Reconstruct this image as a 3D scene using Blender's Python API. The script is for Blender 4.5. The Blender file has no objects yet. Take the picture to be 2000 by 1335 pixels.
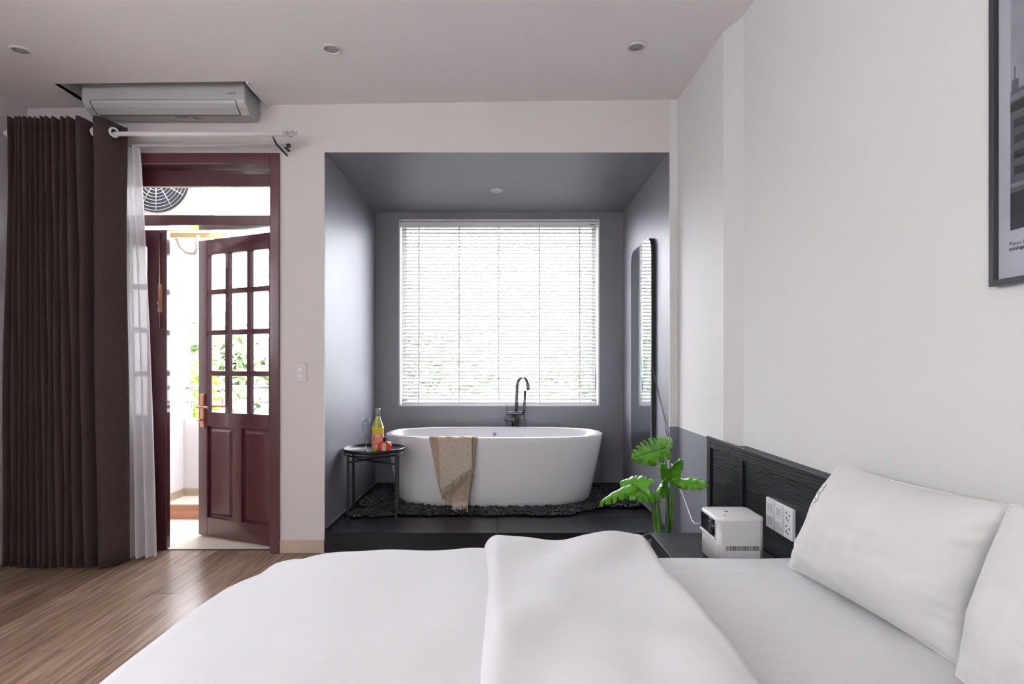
import bpy, math, random
from mathutils import Vector, Matrix, noise
random.seed(7)
C = bpy.context.scene
col = C.collection
PI = math.pi

# ------------------------------------------------------------------ camera, world, light, exposure
F = 1145.0
EYE = 1.17
cam_d = bpy.data.cameras.new('camera'); cam = bpy.data.objects.new('camera', cam_d); col.objects.link(cam)
cam.location = (0, 0, EYE); cam.rotation_euler = (PI/2, 0, 0)
cam_d.sensor_width = 36.0; cam_d.lens = 36.0*F/2000.0
cam_d.shift_x = 15/2000.0; cam_d.shift_y = 44.5/2000.0
cam_d.clip_start = 0.05; cam_d.clip_end = 300
C.camera = cam
C.view_settings.view_transform = 'Standard'; C.view_settings.look = 'None'
C.view_settings.gamma = 1.0; C.view_settings.use_curve_mapping = False
C.view_settings.exposure = -0.26
w = bpy.data.worlds.new('sky'); C.world = w; w.use_nodes = True
bg = w.node_tree.nodes['Background']; bg.inputs[0].default_value = (0.955, 0.955, 1.0, 1); bg.inputs[1].default_value = 24.0

# all light is the bright overcast sky: it enters by the balcony door, the niche window and two unseen wall openings added to brighten the room

# ------------------------------------------------------------------ helpers
def P(px, py, y):
    return Vector(((px-985)*y/F, y, EYE-(py-712)*y/F))
def lin(c):
    return tuple(((v/255)/12.92 if v/255 <= .04045 else ((v/255+.055)/1.055)**2.4) for v in c)

class MB:
    def __init__(s): s.v = []; s.f = []; s.sm = []
    def add(s, vs, fs, smooth=False):
        n = len(s.v); s.v += [Vector(a) for a in vs]; s.f += [tuple(i+n for i in f) for f in fs]; s.sm += [smooth]*len(fs)
        return s
    def box(s, x0, x1, y0, y1, z0, z1):
        return s.add([(x0,y0,z0),(x1,y0,z0),(x1,y1,z0),(x0,y1,z0),(x0,y0,z1),(x1,y0,z1),(x1,y1,z1),(x0,y1,z1)],
              [(0,3,2,1),(4,5,6,7),(0,1,5,4),(1,2,6,5),(2,3,7,6),(3,0,4,7)])
    def prism(s, pts, fn, a, b, smooth=False):
        """pts: 2-D outline, fn(p, t) -> 3-D, from t=a to t=b"""
        n = len(pts)
        vs = [fn(p, a) for p in pts]+[fn(p, b) for p in pts]
        k = len(s.v)
        s.add(vs, [(i, (i+1) % n, n+(i+1) % n, n+i) for i in range(n)], smooth)
        s.f += [tuple(k+i for i in reversed(range(n))), tuple(k+n+i for i in range(n))]; s.sm += [False, False]
        return s
    def tube(s, pts, r, n=10, smooth=True, cap=True):
        pts = [Vector(p) for p in pts]; m = len(pts)
        rs = r if isinstance(r, (list, tuple)) else [r]*m
        k = len(s.v); up = None; vs = []
        for i, p in enumerate(pts):
            t = (pts[min(i+1, m-1)]-pts[max(i-1, 0)]).normalized()
            if up is None:
                a = Vector((0,0,1)) if abs(t.z) < .9 else Vector((1,0,0))
                up = (a-t*a.dot(t)).normalized()
            else: up = (up-t*up.dot(t)).normalized()
            b = t.cross(up)
            for j in range(n):
                q = 2*PI*j/n; vs.append(p+(up*math.cos(q)+b*math.sin(q))*rs[i])
        fs = [(i*n+j, i*n+(j+1) % n, (i+1)*n+(j+1) % n, (i+1)*n+j) for i in range(m-1) for j in range(n)]
        s.add(vs, fs, smooth)
        if cap:
            s.f += [tuple(k+j for j in reversed(range(n))), tuple(k+(m-1)*n+j for j in range(n))]; s.sm += [False]*2
        return s
    def lathe(s, prof, c, n=32, smooth=True):
        c = Vector(c); vs = []; m = len(prof)
        for (r, z) in prof:
            for j in range(n):
                q = 2*PI*j/n; vs.append(c+Vector((r*math.cos(q), r*math.sin(q), z)))
        return s.add(vs, [(i*n+j, i*n+(j+1) % n, (i+1)*n+(j+1) % n, (i+1)*n+j) for i in range(m-1) for j in range(n)], smooth)
    def grid(s, fn, nu, nv, smooth=True, skip=None):
        vs = [fn(i/nu, j/nv) for i in range(nu+1) for j in range(nv+1)]
        fs = [(i*(nv+1)+j, (i+1)*(nv+1)+j, (i+1)*(nv+1)+j+1, i*(nv+1)+j+1) for i in range(nu) for j in range(nv)
              if not (skip and skip((i+.5)/nu, (j+.5)/nv))]
        return s.add(vs, fs, smooth)
    def ell(s, c, rx, ry, rz, nu=10, nv=14):
        c = Vector(c)
        return s.grid(lambda u, v: c+Vector((rx*math.sin(PI*u)*math.cos(2*PI*v), ry*math.sin(PI*u)*math.sin(2*PI*v), -rz*math.cos(PI*u))), nu, nv)
    def map(s, fn): s.v = [Vector(fn(p)) for p in s.v]; return s

ORG = {}
def part(name, mb, m, parent=None, origin=None, bevel=0, seg=2, solid=0, sub=0, kind=None, soff=0):
    org = ORG[parent.name] if parent else Vector(origin or (0,0,0))
    me = bpy.data.meshes.new(name)
    me.from_pydata([tuple(v-org) for v in mb.v], [], mb.f); me.update()
    me.polygons.foreach_set('use_smooth', mb.sm)
    o = bpy.data.objects.new(name, me); col.objects.link(o)
    if m: me.materials.append(m)
    if parent: o.parent = parent
    else: o.location = org
    ORG[o.name] = org
    if solid:
        md = o.modifiers.new('solid', 'SOLIDIFY'); md.thickness = solid; md.offset = soff
    if bevel:
        md = o.modifiers.new('bevel', 'BEVEL'); md.width = bevel; md.segments = seg; md.limit_method = 'ANGLE'; md.angle_limit = .7
    if sub:
        md = o.modifiers.new('sub', 'SUBSURF'); md.levels = sub; md.render_levels = sub
    if kind: o['kind'] = kind
    return o
def thing(name, loc, label, cat, group=None):
    o = bpy.data.objects.new(name, None); col.objects.link(o); o.location = loc; o.empty_display_size = .1
    ORG[o.name] = Vector(loc); o['label'] = label; o['category'] = cat
    if group: o['group'] = group
    return o
def tag(o, label, cat, group=None):
    o['label'] = label; o['category'] = cat
    if group: o['group'] = group
    return o
def struct(name, mb, m, **k):
    return part(name, mb, m, kind='structure', **k)
def sempty(name, loc=(0,0,0)):
    o = bpy.data.objects.new(name, None); col.objects.link(o); o.location = loc; ORG[o.name] = Vector(loc); o['kind'] = 'structure'
    return o
def text(name, s, size, m, parent, M, ext=.0004):
    cu = bpy.data.curves.new(name, 'FONT'); cu.body = s; cu.size = size; cu.extrude = ext
    tmp = bpy.data.objects.new(name, cu); col.objects.link(tmp)
    bpy.context.view_layer.update(); dg = bpy.context.evaluated_depsgraph_get()
    me = bpy.data.meshes.new_from_object(tmp.evaluated_get(dg)); bpy.data.objects.remove(tmp); me.materials.clear(); me.materials.append(m)
    o = bpy.data.objects.new(name, me); col.objects.link(o)
    o.parent = parent
    o.matrix_local = Matrix.Translation(-ORG[parent.name]) @ M
    return o

# ------------------------------------------------------------------ materials
def mat(name, c, rough=.5, metal=0, spec=.5, bump=None, vary=None, coat=0, sheen=0, trans=0, ior=1.45, sub=None):
    """bump=(scale,strength[,stretch vec]); vary=(scale, amount[,stretch])"""
    m = bpy.data.materials.new(name); m.use_nodes = True; nt = m.node_tree; b = nt.nodes['Principled BSDF']
    c = tuple(c)+(1,)
    b.inputs['Base Color'].default_value = c; b.inputs['Roughness'].default_value = rough
    b.inputs['Metallic'].default_value = metal; b.inputs['Specular IOR Level'].default_value = spec
    b.inputs['Coat Weight'].default_value = coat; b.inputs['Coat Roughness'].default_value = .08
    b.inputs['Sheen Weight'].default_value = sheen
    b.inputs['Transmission Weight'].default_value = trans; b.inputs['IOR'].default_value = ior
    tc = nt.nodes.new('ShaderNodeTexCoord')
    def nz(scale, st):
        mp = nt.nodes.new('ShaderNodeMapping'); mp.inputs['Scale'].default_value = st or (1,1,1)
        n = nt.nodes.new('ShaderNodeTexNoise'); n.inputs['Scale'].default_value = scale; n.inputs['Detail'].default_value = 6
        nt.links.new(tc.outputs['Object'], mp.inputs[0]); nt.links.new(mp.outputs[0], n.inputs['Vector']); return n
    if vary:
        n = nz(vary[0], vary[2] if len(vary) > 2 else None)
        r = nt.nodes.new('ShaderNodeValToRGB'); a = vary[1]
        r.color_ramp.elements[0].position = .3; r.color_ramp.elements[1].position = .7
        r.color_ramp.elements[0].color = tuple(x*(1-a) for x in c[:3])+(1,)
        r.color_ramp.elements[1].color = tuple(min(1, x*(1+a)) for x in c[:3])+(1,)
        nt.links.new(n.outputs['Fac'], r.inputs[0]); nt.links.new(r.outputs[0], b.inputs['Base Color'])
    if bump:
        n = nz(bump[0], bump[2] if len(bump) > 2 else None)
        bp = nt.nodes.new('ShaderNodeBump'); bp.inputs['Strength'].default_value = bump[1]; bp.inputs['Distance'].default_value = .01
        nt.links.new(n.outputs['Fac'], bp.inputs['Height']); nt.links.new(bp.outputs[0], b.inputs['Normal'])
    return m

M_wall = mat('wall_paint', (.62,.578,.565), .75, vary=(1.3,.015), bump=(60,.02))
M_wallr = mat('wall_paint_right', (.66,.65,.635), .75, vary=(1.3,.012), bump=(60,.02))
M_ceil = mat('ceiling_paint', (.90,.87,.87), .8, vary=(1.0,.01))
M_white = mat('white_trim', (.78,.77,.76), .4, vary=(5,.01))
M_niche = mat('slate_paint', (.178,.176,.200), .46, spec=1.0, vary=(2.2,.06), bump=(35,.03))
M_dwood = mat('mahogany', (.085,.022,.028), .3, coat=.8, vary=(6,.25,(1,1,.15)), bump=(30,.02,(1,1,.1)))
M_black = mat('black_wood', (.009,.010,.014), .45, spec=.25, vary=(9,.5,(6,.6,6)), bump=(14,.25,(8,.7,10)))
M_blackp = mat('black_wood_panel', (.008,.009,.013), .45, spec=.25, vary=(9,.5,(6,.6,6)), bump=(14,.25,(8,.7,10)))
M_tile = mat('black_tile', (.006,.0065,.010), .33, spec=.4, vary=(3,.3), bump=(25,.03))
M_edge = mat('tile_edge', (.16,.17,.20), .3, vary=(8,.1))
M_beige = mat('beige_tile', (.47,.38,.29), .3, vary=(8,.1))
M_ext = mat('balcony_plaster', (.78,.77,.78), .8, vary=(3,.02), bump=(50,.03))
M_bfloor = mat('balcony_tile', (.62,.56,.47), .4, vary=(5,.08))
M_step = mat('step_wood', (.50,.25,.15), .4, vary=(8,.2,(.3,3,3)))
M_tub = mat('tub_acrylic', (.74,.73,.75), .13, spec=.6, coat=.4, vary=(2,.005))
M_blackm = mat('black_metal', (.008,.008,.011), .4, metal=0, spec=.4, vary=(20,.15))
M_gun = mat('gunmetal', (.16,.16,.18), .25, metal=.9, vary=(20,.1))
M_brass = mat('rose_brass', (.62,.33,.22), .28, metal=.85, vary=(20,.08))
M_curt = mat('curtain_fabric', (.050,.030,.028), .9, sheen=.06, vary=(160,.18,(1,1,.25)), bump=(260,.15))
M_glassclear = mat('clear_acrylic', (.95,.97,1), .05, trans=1, ior=1.35, vary=(3,.01))
M_linen = mat('white_linen', (.66,.655,.665), .85, sheen=.12, vary=(3,.012), bump=(7,.35,(1,2.6,1)))
M_pillow = mat('pillow_cotton', (.62,.61,.595), .85, sheen=.12, vary=(3,.012), bump=(9,.3))
M_ac = mat('ac_plastic', (.46,.455,.45), .35, vary=(4,.01))
M_dark = mat('dark_gap', (.02,.02,.022), .6, vary=(4,.1))
M_towel = mat('beige_towel', (.46,.385,.31), .95, sheen=.2, vary=(70,.14), bump=(160,.35))
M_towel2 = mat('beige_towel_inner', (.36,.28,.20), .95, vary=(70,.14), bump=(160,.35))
M_fringe = mat('towel_fringe', (.62,.55,.47), .95, vary=(60,.1))
M_peb = mat('black_pebble', (.004,.0045,.006), .15, spec=.7, vary=(9,.5))
M_pale = mat('pale_pebble', (.45,.42,.38), .5, vary=(20,.2))
M_leaf = mat('monstera_leaf', (.11,.36,.02), .25, spec=.6, vary=(14,.35), bump=(12,.1))
M_stem = mat('monstera_stem', (.09,.22,.03), .45, vary=(12,.25))
M_stemd = mat('monstera_trunk', (.025,.075,.02), .5, vary=(12,.3))
M_soil = mat('soil', (.03,.02,.015), .95, vary=(30,.4), bump=(40,.5))
M_pot = mat('dark_pot', (.03,.03,.032), .5, vary=(6,.1))
M_proj = mat('projector_shell', (.62,.60,.60), .4, vary=(6,.015))
M_projtop = mat('projector_lid', (.76,.75,.76), .3, vary=(6,.01))
M_glossb = mat('gloss_black', (.006,.006,.009), .06, spec=.7, vary=(5,.1))
M_lens = mat('lens_glass', (.22,.24,.30), .08, metal=.8, vary=(14,.5))
M_sock = mat('socket_plastic', (.70,.69,.70), .3, vary=(8,.01))
M_sockd = mat('socket_key', (.50,.49,.49), .35, vary=(8,.02))
M_mirror = mat('mirror_silver', (.78,.86,.88), .015, metal=1, vary=(1,.005))
M_dlight = mat('downlight_ring', (.70,.68,.67), .4, vary=(8,.01))
M_dlens = mat('downlight_lens', (.42,.40,.39), .45, vary=(30,.15))
M_green = mat('green_sticker', (.03,.22,.10), .4, vary=(20,.2))
M_label = mat('care_label', (.80,.79,.77), .7, vary=(20,.01))
M_print = mat('print_ink', (.03,.03,.03), .6, vary=(20,.1))
M_frame = mat('frame_black', (.030,.032,.038), .35, vary=(10,.1))
M_mat = mat('picture_mount', (.48,.485,.50), .35, vary=(4,.01))
M_ph = [mat('photo_tone_%s' % n, (v,v,v*1.04), .35, vary=(14,.15)) for n, v in (('dark',.028),('mid',.09),('light',.19),('sky',.30))]
M_bottle = mat('bottle_glass', (.30,.34,.02), .08, spec=.8, coat=.6, vary=(9,.3))
M_wine = mat('bottle_wine', (.62,.50,.02), .12, coat=.6, vary=(9,.15))
M_blabel = mat('bottle_label', (.60,.24,.17), .5, vary=(42,.55))
M_foil = mat('bottle_foil', (.20,.20,.22), .3, metal=.5, vary=(20,.2))
M_red = mat('red_glass', (.55,.03,.015), .1, coat=.6, vary=(16,.3))
M_rlabel = mat('small_label', (.42,.36,.30), .5, vary=(60,.4))
M_cond = mat('condenser_casing', (.62,.60,.53), .5, vary=(5,.03))
M_beam = mat('bracket_beam', (.62,.50,.26), .5, vary=(5,.1))
M_grill = mat('condenser_grille', (.035,.037,.04), .5, vary=(5,.1))
M_pipe = mat('pipe_insulation', (.55,.52,.50), .7, vary=(12,.1))
M_roof = mat('red_roof_tiles', (.42,.27,.23), .8, vary=(12,.3))
M_house = mat('house_plaster', (.60,.55,.45), .8, vary=(2,.08))
M_houseg = mat('house_grey', (.40,.40,.38), .8, vary=(2,.08))
M_bark = mat('bark', (.10,.07,.05), .9, vary=(8,.3))
M_ground = mat('yard_ground', (.20,.19,.16), .9, vary=(.8,.2))
M_tree = mat('tree_leaves', (.30,.38,.22), .5, vary=(3,.5))
M_tree2 = mat('tree_leaves_light', (.30,.48,.06), .5, vary=(3,.4))
M_rail = mat('steel_rail', (.55,.56,.58), .3, metal=.7, vary=(10,.05))
M_fin = M_glassclear

def glass_thin(name, tint=(.97,.98,1), refl=.06):
    m = bpy.data.materials.new(name); m.use_nodes = True; nt = m.node_tree; nt.nodes.clear()
    o = nt.nodes.new('ShaderNodeOutputMaterial'); mx = nt.nodes.new('ShaderNodeMixShader')
    t = nt.nodes.new('ShaderNodeBsdfTransparent'); t.inputs[0].default_value = tint+(1,)
    g = nt.nodes.new('ShaderNodeBsdfGlossy'); g.inputs['Roughness'].default_value = .02
    lw = nt.nodes.new('ShaderNodeLayerWeight'); lw.inputs[0].default_value = .5
    pw = nt.nodes.new('ShaderNodeMath'); pw.operation = 'POWER'; pw.inputs[1].default_value = 5
    ma = nt.nodes.new('ShaderNodeMath'); ma.operation = 'MULTIPLY_ADD'; ma.inputs[1].default_value = .5; ma.inputs[2].default_value = .03
    nt.links.new(lw.outputs['Facing'], pw.inputs[0]); nt.links.new(pw.outputs[0], ma.inputs[0]); nt.links.new(ma.outputs[0], mx.inputs[0])
    nt.links.new(t.outputs[0], mx.inputs[1]); nt.links.new(g.outputs[0], mx.inputs[2]); nt.links.new(mx.outputs[0], o.inputs[0])
    return m
M_pane = glass_thin('pane_glass')
M_flute = glass_thin('flute_glass', (.93,.94,.96))

def translucent(name, c, fac, alpha=0, rough=.7):
    m = bpy.data.materials.new(name); m.use_nodes = True; nt = m.node_tree; nt.nodes.clear()
    o = nt.nodes.new('ShaderNodeOutputMaterial'); mx = nt.nodes.new('ShaderNodeMixShader'); mx.inputs[0].default_value = fac
    d = nt.nodes.new('ShaderNodeBsdfDiffuse'); t = nt.nodes.new('ShaderNodeBsdfTranslucent')
    tc = nt.nodes.new('ShaderNodeTexCoord'); n = nt.nodes.new('ShaderNodeTexNoise'); n.inputs['Scale'].default_value = 40
    r = nt.nodes.new('ShaderNodeValToRGB')
    r.color_ramp.elements[0].color = tuple(x*.96 for x in c)+(1,); r.color_ramp.elements[1].color = c+(1,)
    nt.links.new(tc.outputs['Object'], n.inputs['Vector']); nt.links.new(n.outputs['Fac'], r.inputs[0])
    nt.links.new(r.outputs[0], d.inputs[0]); nt.links.new(r.outputs[0], t.inputs[0])
    nt.links.new(d.outputs[0], mx.inputs[1]); nt.links.new(t.outputs[0], mx.inputs[2])
    if alpha:
        tr = nt.nodes.new('ShaderNodeBsdfTransparent'); m2 = nt.nodes.new('ShaderNodeMixShader'); m2.inputs[0].default_value = alpha
        nt.links.new(mx.outputs[0], m2.inputs[1]); nt.links.new(tr.outputs[0], m2.inputs[2]); nt.links.new(m2.outputs[0], o.inputs[0])
    else: nt.links.new(mx.outputs[0], o.inputs[0])
    return m
M_slat = translucent('blind_slat', (.52,.515,.51), .06)
M_sheer = translucent('sheer_voile', (.90,.89,.90), .45, .10)

def floor_mat():
    m = bpy.data.materials.new('plank_floor'); m.use_nodes = True; nt = m.node_tree; b = nt.nodes['Principled BSDF']
    tc = nt.nodes.new('ShaderNodeTexCoord'); mp = nt.nodes.new('ShaderNodeMapping'); mp.inputs['Rotation'].default_value = (0,0,PI/2)
    br = nt.nodes.new('ShaderNodeTexBrick'); br.inputs['Scale'].default_value = 1; br.inputs['Brick Width'].default_value = 1.2
    br.inputs['Row Height'].default_value = .15; br.inputs['Mortar Size'].default_value = .0012
    br.inputs['Color1'].default_value = (.21,.135,.095,1); br.inputs['Color2'].default_value = (.31,.215,.155,1); br.inputs['Mortar'].default_value = (.05,.03,.02,1)
    nt.links.new(tc.outputs['Object'], mp.inputs[0]); nt.links.new(mp.outputs[0], br.inputs['Vector'])
    mp2 = nt.nodes.new('ShaderNodeMapping'); mp2.inputs['Scale'].default_value = (22,1.3,1)
    n = nt.nodes.new('ShaderNodeTexNoise'); n.inputs['Scale'].default_value = 2.2; n.inputs['Detail'].default_value = 9; n.inputs['Distortion'].default_value = .6
    nt.links.new(tc.outputs['Object'], mp2.inputs[0]); nt.links.new(mp2.outputs[0], n.inputs['Vector'])
    r = nt.nodes.new('ShaderNodeValToRGB'); r.color_ramp.elements[0].position = .3; r.color_ramp.elements[1].position = .68
    r.color_ramp.elements[0].color = (.55,.52,.5,1); r.color_ramp.elements[1].color = (1.25,1.25,1.25,1)
    nt.links.new(n.outputs['Fac'], r.inputs[0])
    mx = nt.nodes.new('ShaderNodeMix'); mx.data_type = 'RGBA'; mx.blend_type = 'MULTIPLY'; mx.inputs[0].default_value = 1
    nt.links.new(br.outputs['Color'], mx.inputs[6]); nt.links.new(r.outputs[0], mx.inputs[7]); nt.links.new(mx.outputs[2], b.inputs['Base Color'])
    b.inputs['Roughness'].default_value = .27
    bp = nt.nodes.new('ShaderNodeBump'); bp.inputs['Strength'].default_value = .12; bp.inputs['Distance'].default_value = .005
    nt.links.new(n.outputs['Fac'], bp.inputs['Height']); nt.links.new(bp.outputs[0], b.inputs['Normal'])
    return m
def two_tone(name, zsplit, upper, lower):
    m = bpy.data.materials.new(name); m.use_nodes = True; nt = m.node_tree; b = nt.nodes['Principled BSDF']
    g = nt.nodes.new('ShaderNodeNewGeometry'); sp = nt.nodes.new('ShaderNodeSeparateXYZ'); mt = nt.nodes.new('ShaderNodeMath'); mt.operation = 'GREATER_THAN'
    mt.inputs[1].default_value = zsplit; mx = nt.nodes.new('ShaderNodeMix'); mx.data_type = 'RGBA'
    nt.links.new(g.outputs['Position'], sp.inputs[0]); nt.links.new(sp.outputs[2], mt.inputs[0]); nt.links.new(mt.outputs[0], mx.inputs[0])
    mx.inputs[6].default_value = lower+(1,); mx.inputs[7].default_value = upper+(1,)
    nt.links.new(mx.outputs[2], b.inputs['Base Color']); b.inputs['Roughness'].default_value = .6
    return m
M_floor = floor_mat()
M_pillar = two_tone('pillar_paint', .785, (.67,.655,.645), (.17,.175,.205))
M_front = M_wall

# ------------------------------------------------------------------ room shell
XL, XR, YW, YR = -2.97, 1.12, 3.65, -2.0
PX = 1.078                                    # face of the pillar
NL, NR, NB, NT = -1.12, 1.03, 5.09, 2.493     # bath niche
SLAB = .124
DX0, DX1, DT = -2.80, -1.395, 2.484           # door opening
def zc(x, y):
    u = (x-XL)/(XR-XL); v = (y-YR)/(YW-YR)
    return 2.765*(1-u)+(2.70*(1-v)+2.82*v)*u

struct('floor', MB().box(XL-.1, XR+.1, YR-.1, 3.70, -.05, 0), M_floor)
c = MB()
AX0, AX1, AY = -2.566, -1.472, 3.34           # recess for the air conditioner
xs = [XL-.1, AX0, AX1, XR+.1]; ys = [YR-.1, AY, YW+.2]
for i in range(3):
    for j in range(2):
        if i == 1 and j == 1: continue
        q = [(xs[i],ys[j]),(xs[i+1],ys[j]),(xs[i+1],ys[j+1]),(xs[i],ys[j+1])]
        c.add([(x,y,zc(x,y)) for x,y in q]+[(x,y,zc(x,y)+.02) for x,y in q], [(0,3,2,1),(4,5,6,7),(0,1,5,4),(1,2,6,5),(2,3,7,6),(3,0,4,7)])
c.box(AX0-.01, AX0, AY, YW, 2.77, 3.06); c.box(AX1, AX1+.01, AY, YW, 2.77, 3.06)
c.box(AX0-.01, AX1+.01, AY-.01, AY, 2.79, 3.06); c.box(AX0-.01, AX1+.01, AY-.01, YW, 3.05, 3.07)
struct('ceiling', c, M_ceil)
c = MB()
c.box(XL-.1, DX0, YW, YW+.2, 0, 3.2); c.box(DX0, DX1, YW, YW+.2, DT, 3.2)
c.box(DX1, NL, YW, YW+.01, 0, 3.2); c.box(DX1, NL-.14, YW+.01, YW+.2, 0, 3.2)
c.box(NL, NR, YW, YW+.01, NT, 3.2); c.box(NL-.14, NR+.14, YW+.01, YW+.2, NT+.12, 3.2)
struct('wall_front', c, M_front)
struct('wall_corner', MB().box(NR, XR+.1, YW, YW+.01, 0, 3.2), M_pillar)
SY0, SY1, SZ0, SZ1 = -.2, .75, 1.3, 2.45           # unseen opening left of the bed, added to let in more sky light
c = MB(); c.box(XL-.1, XL, YR-.1, SY0, 0, 3.2); c.box(XL-.1, XL, SY1, YW, 0, 3.2); c.box(XL-.1, XL, SY0, SY1, 0, SZ0); c.box(XL-.1, XL, SY0, SY1, SZ1, 3.2)
struct('wall_left', c, M_wall)
struct('wall_right', MB().box(XR, XR+.1, YR-.1, YW, 0, 3.2), M_wallr)
struct('wall_pillar', MB().prism([(PX,YW),(PX,2.884),(XR,2.745),(XR+.05,2.745),(XR+.05,YW)], lambda p, t: Vector((p[0],p[1],t)), 0, 3.0), M_pillar)
RX0, RX1, RZ0, RZ1 = -1.7, -.75, 1.35, 2.45         # unseen opening behind the camera, added to light bed and ceiling evenly
c = MB(); c.box(XL, RX0, YR-.1, YR, 0, 3.2); c.box(RX1, XR, YR-.1, YR, 0, 3.2); c.box(RX0, RX1, YR-.1, YR, 0, RZ0); c.box(RX0, RX1, YR-.1, YR, RZ1, 3.2)
struct('wall_rear', c, M_wall)
# niche
struct('wall_niche_left', MB().box(NL-.14, NL, YW+.01, NB+.15, 0, NT+.12), M_niche)
struct('wall_niche_right', MB().box(NR, NR+.14, YW+.01, NB+.15, 0, NT+.12), M_niche)
struct('ceiling_niche', MB().box(NL, NR, YW+.01, NB+.15, NT, NT+.12), M_niche)
WX0, WX1, WZ0, WZ1 = -.916, .827, .81, 2.432
c = MB(); c.box(NL, WX0, NB, NB+.15, 0, NT); c.box(WX1, NR, NB, NB+.15, 0, NT); c.box(WX0, WX1, NB, NB+.15, 0, WZ0); c.box(WX0, WX1, NB, NB+.15, WZ1, NT)
struct('wall_niche_back', c, M_niche)
c = MB()
for yy in (YW, 4.02):
    for i in range(2):
        x0 = NL if i == 0 else -.045; x1 = -.047 if i == 0 else NR
        c.box(x0, x1, yy+.0, (4.018 if yy == YW else NB), 0, SLAB)
struct('floor_niche', c, M_tile, bevel=.002, seg=1)
c = MB(); c.box(NL, NL+.012, YW+.01, NB, SLAB, .150); c.box(NR-.012, NR, YW+.01, NB, SLAB, .150); c.box(NL, NR, NB-.012, NB, SLAB, .150)
struct('trim_1', c, M_tile)
c = MB(); c.box(NL, NL+.013, YW+.01, NB, .150, .154); c.box(NR-.013, NR, YW+.01, NB, .150, .154); c.box(NL, NR, NB-.013, NB, .150, .154)
struct('trim_2', c, M_edge)
# skirting
struct('baseboard_front', MB().box(DX1, NL, YW-.012, YW, 0, .082), M_beige, bevel=.003)
struct('baseboard_left', MB().box(XL, XL+.015, YR, YW, 0, .10), M_white, bevel=.003)
# niche window
wn = sempty('window_1', (0, NB+.08, WZ0))
c = MB(); t = .012
c.box(WX0, WX0+t, NB+.0, NB+.15, WZ0, WZ1); c.box(WX1-t, WX1, NB, NB+.15, WZ0, WZ1); c.box(WX0, WX1, NB, NB+.15, WZ0, WZ0+t); c.box(WX0, WX1, NB, NB+.15, WZ1-t, WZ1)
part('window_frame', c, M_white, wn)
c = MB()
for x in (WX0+.012, WX1-.052): c.box(x, x+.04, NB+.10, NB+.13, WZ0+.012, WZ1-.012)
c.box(WX0, WX1, NB+.10, NB+.13, WZ0+.01, WZ0+.05); c.box(WX0, WX1, NB+.10, NB+.13, WZ1-.05, WZ1-.01)
part('window_sash', c, M_white, wn)
part('window_pane', MB().box(WX0+.012, WX1-.012, NB+.112, NB+.116, WZ0+.012, WZ1-.012), M_pane, wn)

# venetian blind
bl = thing('venetian_blind', (0, NB+.04, WZ0), 'white slatted venetian blind lowered over the niche window behind the bathtub', 'blind')
bx0, bx1 = WX0+.022, WX1-.022; by = NB+.04
part('headrail', MB().box(bx0, bx1, by-.022, by+.022, WZ1-.062, WZ1-.018), M_white, bl, bevel=.003)
c = MB(); nsl = 51; z0, z1 = WZ0+.035, WZ1-.08
for i in range(nsl):
    z = z0+(z1-z0)*i/(nsl-1); a = math.radians(36+2.0*noise.noise(Vector((i*.7,0,0)))); hw = .0175
    def fn(u, v, z=z, a=a, i=i):
        x = bx0+.004+(bx1-bx0-.008)*u; t_ = (v-.5)*2
        return Vector((x, by+t_*hw*math.cos(a), z+t_*hw*math.sin(a)+.0022*(1-t_*t_)+.0008*noise.noise(Vector((x*3,i*1.3,0)))))
    c.grid(fn, 24, 3)
part('slats', c, M_slat, bl)
part('bottom_rail', MB().box(bx0, bx1, by-.014, by+.014, WZ0+.014, WZ0+.026), M_white, bl, bevel=.003)
for px in (818.7, 897, 974, 1053.5, 1132):
    x = (px-985)*by/F
    part('ladder_tape', MB().box(x-.004, x+.004, by-.0185, by-.0175, WZ0+.02, WZ1-.06).box(x-.004, x+.004, by+.0175, by+.0185, WZ0+.02, WZ1-.06), M_white, bl)
part('tilt_wand', MB().tube([(bx1-.01, by-.03, WZ1-.05), (bx1-.01, by-.032, 1.9), (bx1-.012, by-.03, .95)], .003, 6), M_glassclear, bl)
part('wand_clip', MB().box(bx1-.06, bx1-.015, by-.026, by-.022, WZ1-.045, WZ1-.04), M_dark, bl)

# ------------------------------------------------------------------ door to the balcony
dr = sempty('door_1', (-2.1, 3.70, 0))
c = MB()
c.box(DX1-.06, DX1, 3.632, 3.775, 0, DT); c.box(DX0, DX0+.06, 3.632, 3.775, 0, DT); c.box(DX0+.06, DX1-.06, 3.632, 3.775, 2.414, DT)
c.box(DX0+.06, DX1-.06, 3.64, 3.775, 2.037, 2.10)
fr = part('door_frame', c, M_dwood, dr, bevel=.004)
c = MB(); c.box(DX0+.06, DX1-.06, 3.735, 3.772, 2.305, 2.412); c.box(DX0+.06, DX1-.06, 3.735, 3.772, 2.10, 2.112); c.box(DX1-.085, DX1-.06, 3.735, 3.772, 2.11, 2.31); c.box(DX0+.06, DX0+.10, 3.735, 3.772, 2.11, 2.31)
ts = part('transom_sash', c, M_dwood, dr, bevel=.004)
part('pane', MB().box(DX0+.08, DX1-.08, 3.752, 3.756, 2.11, 2.31), M_pane, ts)
part('threshold', MB().box(DX0+.06, DX1-.06, 3.70, 3.722, -.02, .003), M_dark, dr)
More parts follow.
